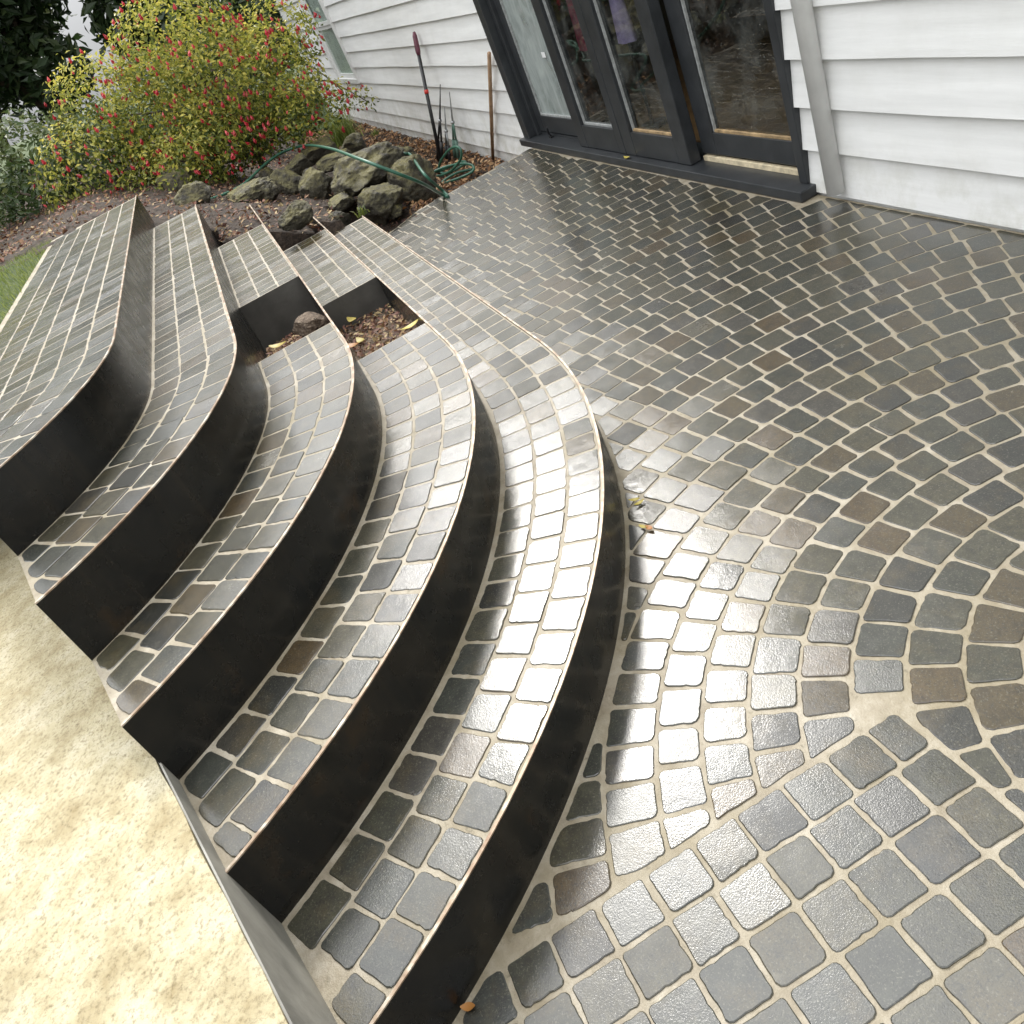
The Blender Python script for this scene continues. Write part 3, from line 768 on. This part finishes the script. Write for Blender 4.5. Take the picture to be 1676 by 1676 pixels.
# ------------------------------------------------------------------ loose stuff: mulch, litter, grass
def flakes(name, n, zone, size, mat, zf, seed, label, cat, flat=.5):
    r = random.Random(seed); b = MB()
    while n > 0:
        x, y = zone(r)
        if x is None: continue
        n -= 1
        l = size*r.uniform(.5, 1.5); w = l*r.uniform(.25, .6)
        q_ = Matrix.Rotation(r.uniform(0, 6.28), 3, 'Z') @ Matrix.Rotation(r.gauss(0, flat), 3, 'X') @ Matrix.Rotation(r.gauss(0, flat), 3, 'Y')
        c = Vector((x, y, zf(x, y)+.012+r.random()*.018))
        vs = [c+q_@Vector(v) for v in ((-l, -w*.5, 0), (l*.2, -w, .1*w), (l, 0, 0), (0, w, .3*w))]
        b.add(vs, [(0, 1, 2, 3)], r.random())
    o = b.build(name, mat, None, rnd=True); tag(o, label, cat, kind='stuff'); return o
def bedn(x, y): return bedz(x, y)+.03*fbm(x*3, y*3)+.02*fbm(x*11, y*11, 2)
def zone_m(r):
    x = -6.46-8.5*r.random()**1.3; y = r.uniform(1.12, 2.2)
    if y < 1.35+.25*math.sin(x*2)-.0*x and x < -8: y = 2.2-(2.2-y)*.7
    return x, y
flakes('bark_mulch', 9000, zone_m, .022, 'mulch', bedn, 3, 'orange-brown bark mulch along the foot of the white wall', 'mulch')
def zone_l(r): return -5.75-5.5*r.random()**1.4, r.uniform(-2.6, 1.2)
flakes('leaf_litter', 6500, lambda r: (lambda x, y: (x, y) if not (x > -6.25 and y > .40) and not (x > -6.75 and y < -.2) else (None, None))(*zone_l(r)), .018, 'litter', bedn, 4, 'reddish leaf litter scattered between the rocks', 'leaf litter')
def pz(x, y): return .366-.165+.10*max(0, (x+3.9)/.75)+.02
flakes('leaf_litter', 800, lambda r: (r.uniform(-4.05, -3.25), r.uniform(.12, .39)), .013, 'litter', pz, 9, 'dry crumbs and leaf bits on the soil of the second step pocket', 'leaf litter')
flakes('leaf_litter', 700, lambda r: (r.uniform(-4.0, -3.25), r.uniform(-.2, .08)), .013, 'litter', lambda x, y: .549-.24+.15*max(0, (x+4.0)/.8)+.02, 10, 'dry crumbs and leaf bits on the soil of the third step pocket', 'leaf litter')

def leaf(p, l, w, rot, mat, label, curl=.25):
    vs = []; fs = []; n = 6
    for i in range(n+1):
        t_ = i/n; x = (t_-.5)*l; ww = w*math.sin(math.pi*min(.98, max(.03, t_)))**.8; z = curl*l*(t_-.5)**2*2
        vs += [(x, -ww, z+.15*ww), (x, 0, z), (x, ww, z+.2*ww)]
    for i in range(n):
        a = i*3; fs += [(a, a+3, a+4, a+1), (a+1, a+4, a+5, a+2)]
    vs += [(x, y, z-.0006) for x, y, z in vs]; k = 3*(n+1); fs += [tuple(k+i for i in f[::-1]) for f in fs]
    o = mesh_obj('fallen_leaf', vs, fs, mat, None, True, {'rnd': random.random()}); o.location = p; o.rotation_euler = (0, 0, rot)
    tag(o, label, 'leaf', 'fallen leaves'); return o
leaf(PX(1038, 818, .012), .035, .007, .9, 'yellow_leaf', 'curled yellow leaf standing on a dark paver near the lowest riser')
leaf(PX(1046, 823, .010), .034, .007, 1.6, 'yellow_leaf', 'flat yellow leaf on the joint beside the curled one')
leaf(PX(1052, 862, .010), .03, .006, .4, 'yellow_leaf', 'small yellow leaf end lying in a joint of the terrace')
leaf(PX(1062, 864, .010), .03, .008, .2, 'rust_leaf', 'rust-orange leaf lying in a joint of the terrace')
leaf(PX(1026, 258, .056), .07, .012, .1, 'yellow_leaf', 'small yellow leaf on the charcoal door sill')
leaf(PX(766, 1648, .012), .03, .008, 1.1, 'rust_leaf', 'orange leaf wedged at the foot of the lowest riser by the viewer')
for (px, py, z, l, rot, mt_, lab) in [(576, 524, .27, .09, .3, 'yellow_leaf', 'yellow leaf against the far side of the second step pocket'), (672, 534, .33, .09, 1.7, 'yellow_leaf', 'yellow leaf by the steel edge of the second step pocket'),
      (590, 558, .30, .08, .2, 'yellow_leaf', 'yellow leaf lying in the middle of the second step pocket'), (577, 566, .32, .09, .6, 'rust_leaf', 'curled tan leaf at the near left of the second step pocket'),
      (456, 566, .50, .09, .9, 'yellow_leaf', 'yellow leaf at the near edge of the third step pocket'), (660, 342, .03, .12, .3, 'rust_leaf', 'orange leaf beside the big boulder at the terrace corner')]:
    leaf(PX(px, py, z), l, l*.2, rot, mt_, lab)

def tuft(name, p, n, h, sp, seed, label):
    r = random.Random(seed); b = MB()
    for _ in range(n):
        a = r.uniform(0, 6.28); d = Vector((math.cos(a), math.sin(a), 0)); L_ = h*r.uniform(.5, 1.1); s0 = Vector((r.gauss(0, sp*.3), r.gauss(0, sp*.3), 0)); sd_ = Vector((-d.y, d.x, 0))*.006
        pts = [s0+d*sp*r.uniform(.5, 1)*t_*t_+Vector((0, 0, L_*(t_-.35*t_*t_))) for t_ in (0, .35, .7, 1)]
        vs = []
        for k, q_ in enumerate(pts): vs += [q_-sd_*(1-k/3.2), q_+sd_*(1-k/3.2)]
        b.add(vs, [(0, 1, 3, 2), (2, 3, 5, 4), (4, 5, 7, 6)], r.random())
    o = b.build(name, 'grass_blade', None, rnd=True); o.location = p; tag(o, label, 'grass'); return o
r = random.Random(31); b = MB()
for _ in range(9000):
    x = r.uniform(-6.7, -4.2); y = r.uniform(-2.6, -1.16); a = r.uniform(0, 6.28); h = r.uniform(.018, .045); l_ = Vector((math.cos(a), math.sin(a), 0))*h*r.uniform(.2, .8); sd_ = Vector((-math.sin(a), math.cos(a), 0))*.0022
    c = Vector((x, y, .903)); b.add([c-sd_, c+sd_, c+l_+Vector((0, 0, h))], [(0, 1, 2)], r.random())
gr = b.build('lawn_grass', 'grass_blade', None, rnd=True); tag(gr, 'short green grass of the lawn above the steps', 'grass', kind='stuff')
tuft('grass_tuft', PX(566, 232, .02), 260, .5, .28, 1, 'yellow-green grass tuft between the fuchsia and the white wall')
tuft('grass_tuft', PX(615, 222, -.2), 40, .12, .08, 2, 'tiny green weed in the mulch by the white wall')
tuft('grass_tuft', PX(594, 352, .17), 24, .10, .06, 5, 'tiny yellowish weed at the far end of the lowest step')

# ------------------------------------------------------------------ shrubs and trees
def crown(blobs, n, size, seed, slim=.45, fill=.55):
    r = random.Random(seed); b = MB(); tot = sum(B[3]*B[4]*B[5] for B in blobs)
    for (cx, cy, cz, rx, ry, rz) in blobs:
        k = max(int(n*(rx*ry*rz)/tot), int(2200*rx*ry) if rx < .3 else 0)
        for _ in range(k):
            d = Vector((r.gauss(0, 1), r.gauss(0, 1), r.gauss(0, 1))).normalized(); q_ = fill+(1-fill)*r.random()**.6
            if r.random() < .12: q_ *= r.uniform(1.0, 1.16)
            c = Vector((cx+d.x*rx*q_, cy+d.y*ry*q_, cz+d.z*rz*q_))
            if fbm(c.x*3.1/rx, c.y*3.1/ry, c.z*3.1/rz+seed, 2) < -.28: continue
            l = size*r.uniform(.6, 1.3); w = l*slim
            nrm = (d+Vector((r.gauss(0, .6), r.gauss(0, .6), r.gauss(0, .6)+.4))).normalized()
            ax = nrm.cross(Vector((r.gauss(0, 1), r.gauss(0, 1), r.gauss(0, 1)-.4))).normalized(); bx = nrm.cross(ax)
            b.add([c-ax*l*.5, c+bx*w*.5+nrm*w*.12, c+ax*l*.5-nrm*l*.1, c-bx*w*.5+nrm*w*.12], [(0, 1, 2), (0, 2, 3)], min(1, max(0, .5+.5*d.z*.5+r.gauss(0, .24))))  # tone rises towards each clump's top: painted top light plus random spread
    return b
def plant(name, base, blobs, n, size, seed, leafmat, label, cat, group=None, trunk=.05, slim=.45):
    root = empty(name, base); tag(root, label, cat, group)
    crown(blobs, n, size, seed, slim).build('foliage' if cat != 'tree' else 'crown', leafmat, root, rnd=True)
    r = random.Random(seed+1); tb_ = MB(); top = max(B[2] for B in blobs)
    tb_.tube([(0, 0, -.15), (.03, .02, top*.4), (-.02, .03, top*.8)], [trunk, trunk*.8, trunk*.45], 8)
    for B in blobs:
        if B[3] < .3 and cat != 'tree': continue
        z0 = r.uniform(.1, .5)*B[2]
        tb_.tube([(0, 0, z0), (B[0]*.5, B[1]*.5, (z0+B[2])*.55), (B[0], B[1], B[2])], [trunk*.5, trunk*.35, trunk*.12], 6)
    tb_.build('trunk' if cat == 'tree' else 'stem', 'bark', root, True)
    return root
fb = Vector((-9.15, .42, .40))
fblobs = [(0, 0, .75, .62, .62, .62), (-.25, -.55, .72, .6, .6, .6), (.15, .45, .62, .5, .5, .5), (-.15, -.15, 1.22, .6, .62, .45), (-.2, .72, .9, .42, .42, .38), (.25, -.35, .42, .5, .6, .4), (-.3, -1.0, .95, .5, .5, .55), (.1, .15, .35, .5, .7, .32), (.30, -.75, .30, .5, .55, .38), (.05, -1.35, .6, .55, .55, .5), (.35, .55, .30, .42, .45, .3)]
for (px, py, dd, rr_) in ((604, 170, 10.6, .10), (588, 160, 10.5, .13), (566, 160, 10.4, .14), (545, 152, 10.2, .16)):
    tp_ = PD(px, py, dd)-fb; fblobs.append((tp_.x, tp_.y, tp_.z, rr_, rr_*1.3, rr_))
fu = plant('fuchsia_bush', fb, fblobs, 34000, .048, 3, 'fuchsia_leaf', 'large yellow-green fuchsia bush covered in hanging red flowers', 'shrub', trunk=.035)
r = random.Random(9); b = MB()
for k in range(620):
    B = r.choices(fblobs, [q_[3]**2 for q_ in fblobs])[0]; d = Vector((r.gauss(.5, .8), r.gauss(0, .9), r.gauss(.1, .8))).normalized(); q_ = r.uniform(.92, 1.1)
    c = Vector((B[0]+d.x*B[3]*q_, B[1]+d.y*B[4]*q_, B[2]+d.z*B[5]*q_)); s = r.uniform(.007, .013)
    hgt = s*4.2; rr_ = r.random(); tilt = Vector((r.gauss(0, .3), r.gauss(0, .3), -1)).normalized()
    a = tilt.cross(Vector((1, .3, 0))).normalized(); e = tilt.cross(a)
    ring = [c+tilt*hgt*.45+(a*math.cos(u)+e*math.sin(u))*s for u in (0, 1.57, 3.14, 4.71)]
    flare = [c+tilt*hgt*.8+(a*math.cos(u+.78)+e*math.sin(u+.78))*s*1.5 for u in (0, 1.57, 3.14, 4.71)]
    b.add([c, *ring, *flare, c+tilt*hgt*1.15], [(0, 2, 1), (0, 3, 2), (0, 4, 3), (0, 1, 4), (1, 2, 5), (2, 3, 6), (3, 4, 7), (4, 1, 8), (1, 5, 9), (2, 6, 9), (3, 7, 9), (4, 8, 9)], rr_)
fl = b.build('flowers', 'flower', fu, rnd=True); fl['kind'] = 'stuff'
tw = MB()                                        # arching twigs that hang over the wall side
for (px, py, ex, ey, dd) in [(520, 120, 560, 148, 10.2), (530, 150, 604, 168, 10.6), (480, 50, 512, 95, 10.0)]:
    p0 = PD(px-50, py-10, 9.6); p2 = PD(ex, ey, dd); pm = (p0+p2)*.5+Vector((0, 0, .14))
    tw.tube([x-fb for x in smoothcurve([p0, pm, p2], 6)], .006, 6)
tw.build('twig', 'bark', fu, True)
plant('garden_shrub', Vector((-9.6, -1.5, .78)), [(0, 0, .5, .6, .6, .5), (.2, .6, .42, .5, .5, .42), (-.4, -.6, .55, .6, .6, .5)], 6000, .07, 13, 'mid_leaf', 'green leafy shrub growing to the left of the fuchsia', 'shrub', trunk=.03)
plant('garden_shrub', Vector((-8.2, -2.3, .85)), [(0, 0, .38, .55, .6, .4), (.3, -.6, .32, .5, .5, .34)], 4000, .06, 14, 'fuchsia_leaf', 'low yellowish shrub at the left above the steps', 'shrub', trunk=.03)
plant('garden_shrub', Vector((-12.0, .7, .25)), [(0, 0, .7, .7, .7, .65), (-.5, -.8, .8, .8, .8, .7), (-.4, .5, 1.3, .6, .5, .5)], 6000, .08, 15, 'dark_leaf', 'dark green shrub behind the fuchsia near the window', 'shrub', trunk=.04)
tl = [(-19, 1.0, 5.2, 'dark_leaf', 'dark evergreen tree just beyond the far corner of the house'), (-21, -2.2, 6.0, 'dark_leaf', 'dark tree standing behind the fuchsia'),
      (-20, -6.0, 5.4, 'mid_leaf', 'bright green tree left of the dark one behind the fuchsia'), (-17, -9.0, 6.0, 'dark_leaf', 'dark tree at the far left of the garden'),
      (-26, -4.2, 8.0, 'mid_leaf', 'tall green tree at the back of the garden'), (-24, 3.5, 7.5, 'mid_leaf', 'tall tree rising behind the house corner'), (-13, -11, 5.5, 'mid_leaf', 'green tree at the left edge of the garden')]
for i, (x, y, h, lm, lab) in enumerate(tl):
    rr = random.Random(60+i)
    bl = [(rr.gauss(0, .22)*h*.6, rr.gauss(0, .22)*h*.6, h*rr.uniform(.22, .9), h*rr.uniform(.17, .26), h*rr.uniform(.17, .26), h*rr.uniform(.13, .2)) for _ in range(11)]
    plant('garden_tree', Vector((x, y, .8 if y < 1.4 else -.3)), bl, 12000, .30, 70+i, lm, lab, 'tree', 'trees at the back of the garden', trunk=.14)

# ------------------------------------------------------------------ hose and tools
hp = [PX(330, 330, .56), PX(366, 318, .52), PX(400, 300, .50), PX(432, 270, .50), PX(462, 249, .50), PX(500, 238, .48), PX(540, 243, .52), PX(585, 259, .56), PX(640, 280, .44), PX(690, 300, .27), PX(722, 318, .03),
      PX(733, 322, .01), PX(724, 312, .03), PX(694, 285, .22), PX(672, 254, .24), PX(662, 251, .26), PX(642, 245, .30), PX(612, 243, .32), PX(594, 246, .32), PX(606, 251, .30), PX(648, 258, .22)]
def B2(x, y, z): return PX(666+x*.19093, y*.19093, z)
coil = [B2(160, 1440, -.12), B2(215, 1505, -.14), B2(300, 1500, -.13), B2(380, 1460, -.10), B2(455, 1370, -.02), B2(462, 1290, .05), B2(420, 1258, .08), B2(355, 1290, .04), B2(295, 1370, -.04), B2(270, 1450, -.12),
        B2(300, 1485, -.14), B2(370, 1475, -.13), B2(440, 1440, -.13), B2(500, 1395, -.14), B2(470, 1385, -.15), B2(400, 1415, -.13), B2(290, 1460, -.10), B2(200, 1485, -.09), B2(230, 1470, -.08), B2(330, 1430, -.08), B2(450, 1405, -.08),
        B2(540, 1410, -.09), B2(572, 1440, -.11), B2(545, 1480, -.13), B2(450, 1525, -.14), B2(350, 1560, -.15), B2(300, 1575, -.16), B2(320, 1545, -.15), B2(430, 1480, -.13), B2(560, 1450, -.15)]
hb_ = MB(); hb_.tube(smoothcurve(hp, 7), .011, 8)
hb_.tube(smoothcurve([hp[-1], PX(676, 268, -.02)]+coil, 6), .011, 8)
hs = hb_.build('garden_hose', 'hose_green', None, True); tag(hs, 'green garden hose arching over the rocks and coiled by the tools', 'hose')

def tool_axis(bx, by, bz, tx, ty, yw): return PX(bx, by, bz), PY(tx, ty, yw)
# long black pole with a red ring
b0, t0 = PX(722, 268, -.2), PY(677, 52, 2.17)
pole = empty('pole_tool', b0); tag(pole, 'long black pole with a red ring and maroon grip leaning on the white wall', 'garden tool')
d = t0-b0
def seg(parent, org, pts, rad, name, mat, n=10):
    mb = MB(); mb.tube([Vector(p)-org for p in pts], rad, n); return mb.build(name, mat, parent, True)
seg(pole, b0, [b0, b0+d*.83], .017, 'shaft', 'black_plastic'); seg(pole, b0, [b0+d*.545, b0+d*.575], .021, 'ring', 'red_plastic')
seg(pole, b0, [b0+d*.83, b0+d*.86, b0+d*.97, b0+d], [.017, .024, .022, .012], 'grip', 'maroon_grip')
# shears and loppers
def shears(name, base, tip, label, gripmat, barmat, spread=.05):
    root = empty(name, base); tag(root, label, 'garden tool'); d_ = tip-base; sx = Vector((spread, 0, 0)); piv = d_*.55
    for s in (-1, 1):
        mb = MB(); mb.tube([sx*s, sx*s*.8+d_*.28], .016, 8); mb.build('grip', gripmat, root, True)
        mb = MB(); mb.tube([sx*s*.8+d_*.28, sx*s*.3+d_*.48, piv], .010, 8); mb.build('handle', barmat, root, True)
        mb = MB(); w = Vector((.022*s, 0, 0)); th_ = Vector((0, .004, 0)); e = piv; f_ = d_
        mb.add([e-th_-w*.2, e-th_+w, f_-th_, e+th_-w*.2, e+th_+w, f_+th_], [(0, 1, 2), (3, 5, 4), (0, 3, 4, 1), (1, 4, 5, 2), (2, 5, 3, 0)])
        mb.build('blade', 'grey_metal' if barmat != 'black_plastic' else 'black_plastic', root)
    mb = MB(); mb.tube([piv-Vector((0, .015, 0)), piv+Vector((0, .015, 0))], .014, 10); mb.build('pivot', 'grey_metal', root, True)
shears('loppers', PX(719, 265, -.2), PY(720, 138, 2.12), 'black-handled loppers standing blades up against the wall', 'black_plastic', 'black_plastic', .07)
shears('loppers', PX(733, 262, -.2), PY(727, 175, 2.14), 'grey-handled loppers with black grips between the pole and the shears', 'black_plastic', 'grey_metal', .05)
shears('hedge_shears', PX(747, 258, -.2), PY(735, 150, 2.15), 'green-handled hedge shears with long dark blades leaning on the wall', 'green_grip', 'green_grip', .055)
b0, t0 = PX(826, 249, -.22), PY(800, 87, 2.17); b0.y = min(b0.y, 2.17)
mb = MB(); mb.tube([Vector((0, 0, 0)), (t0-b0)*.5, t0-b0], [.015, .016, .015], 12)
st = mb.build('wooden_pole', 'wood_pole', None, True); st.location = b0; tag(st, 'plain brown wooden pole leaning on the white wall beside the doors', 'pole')
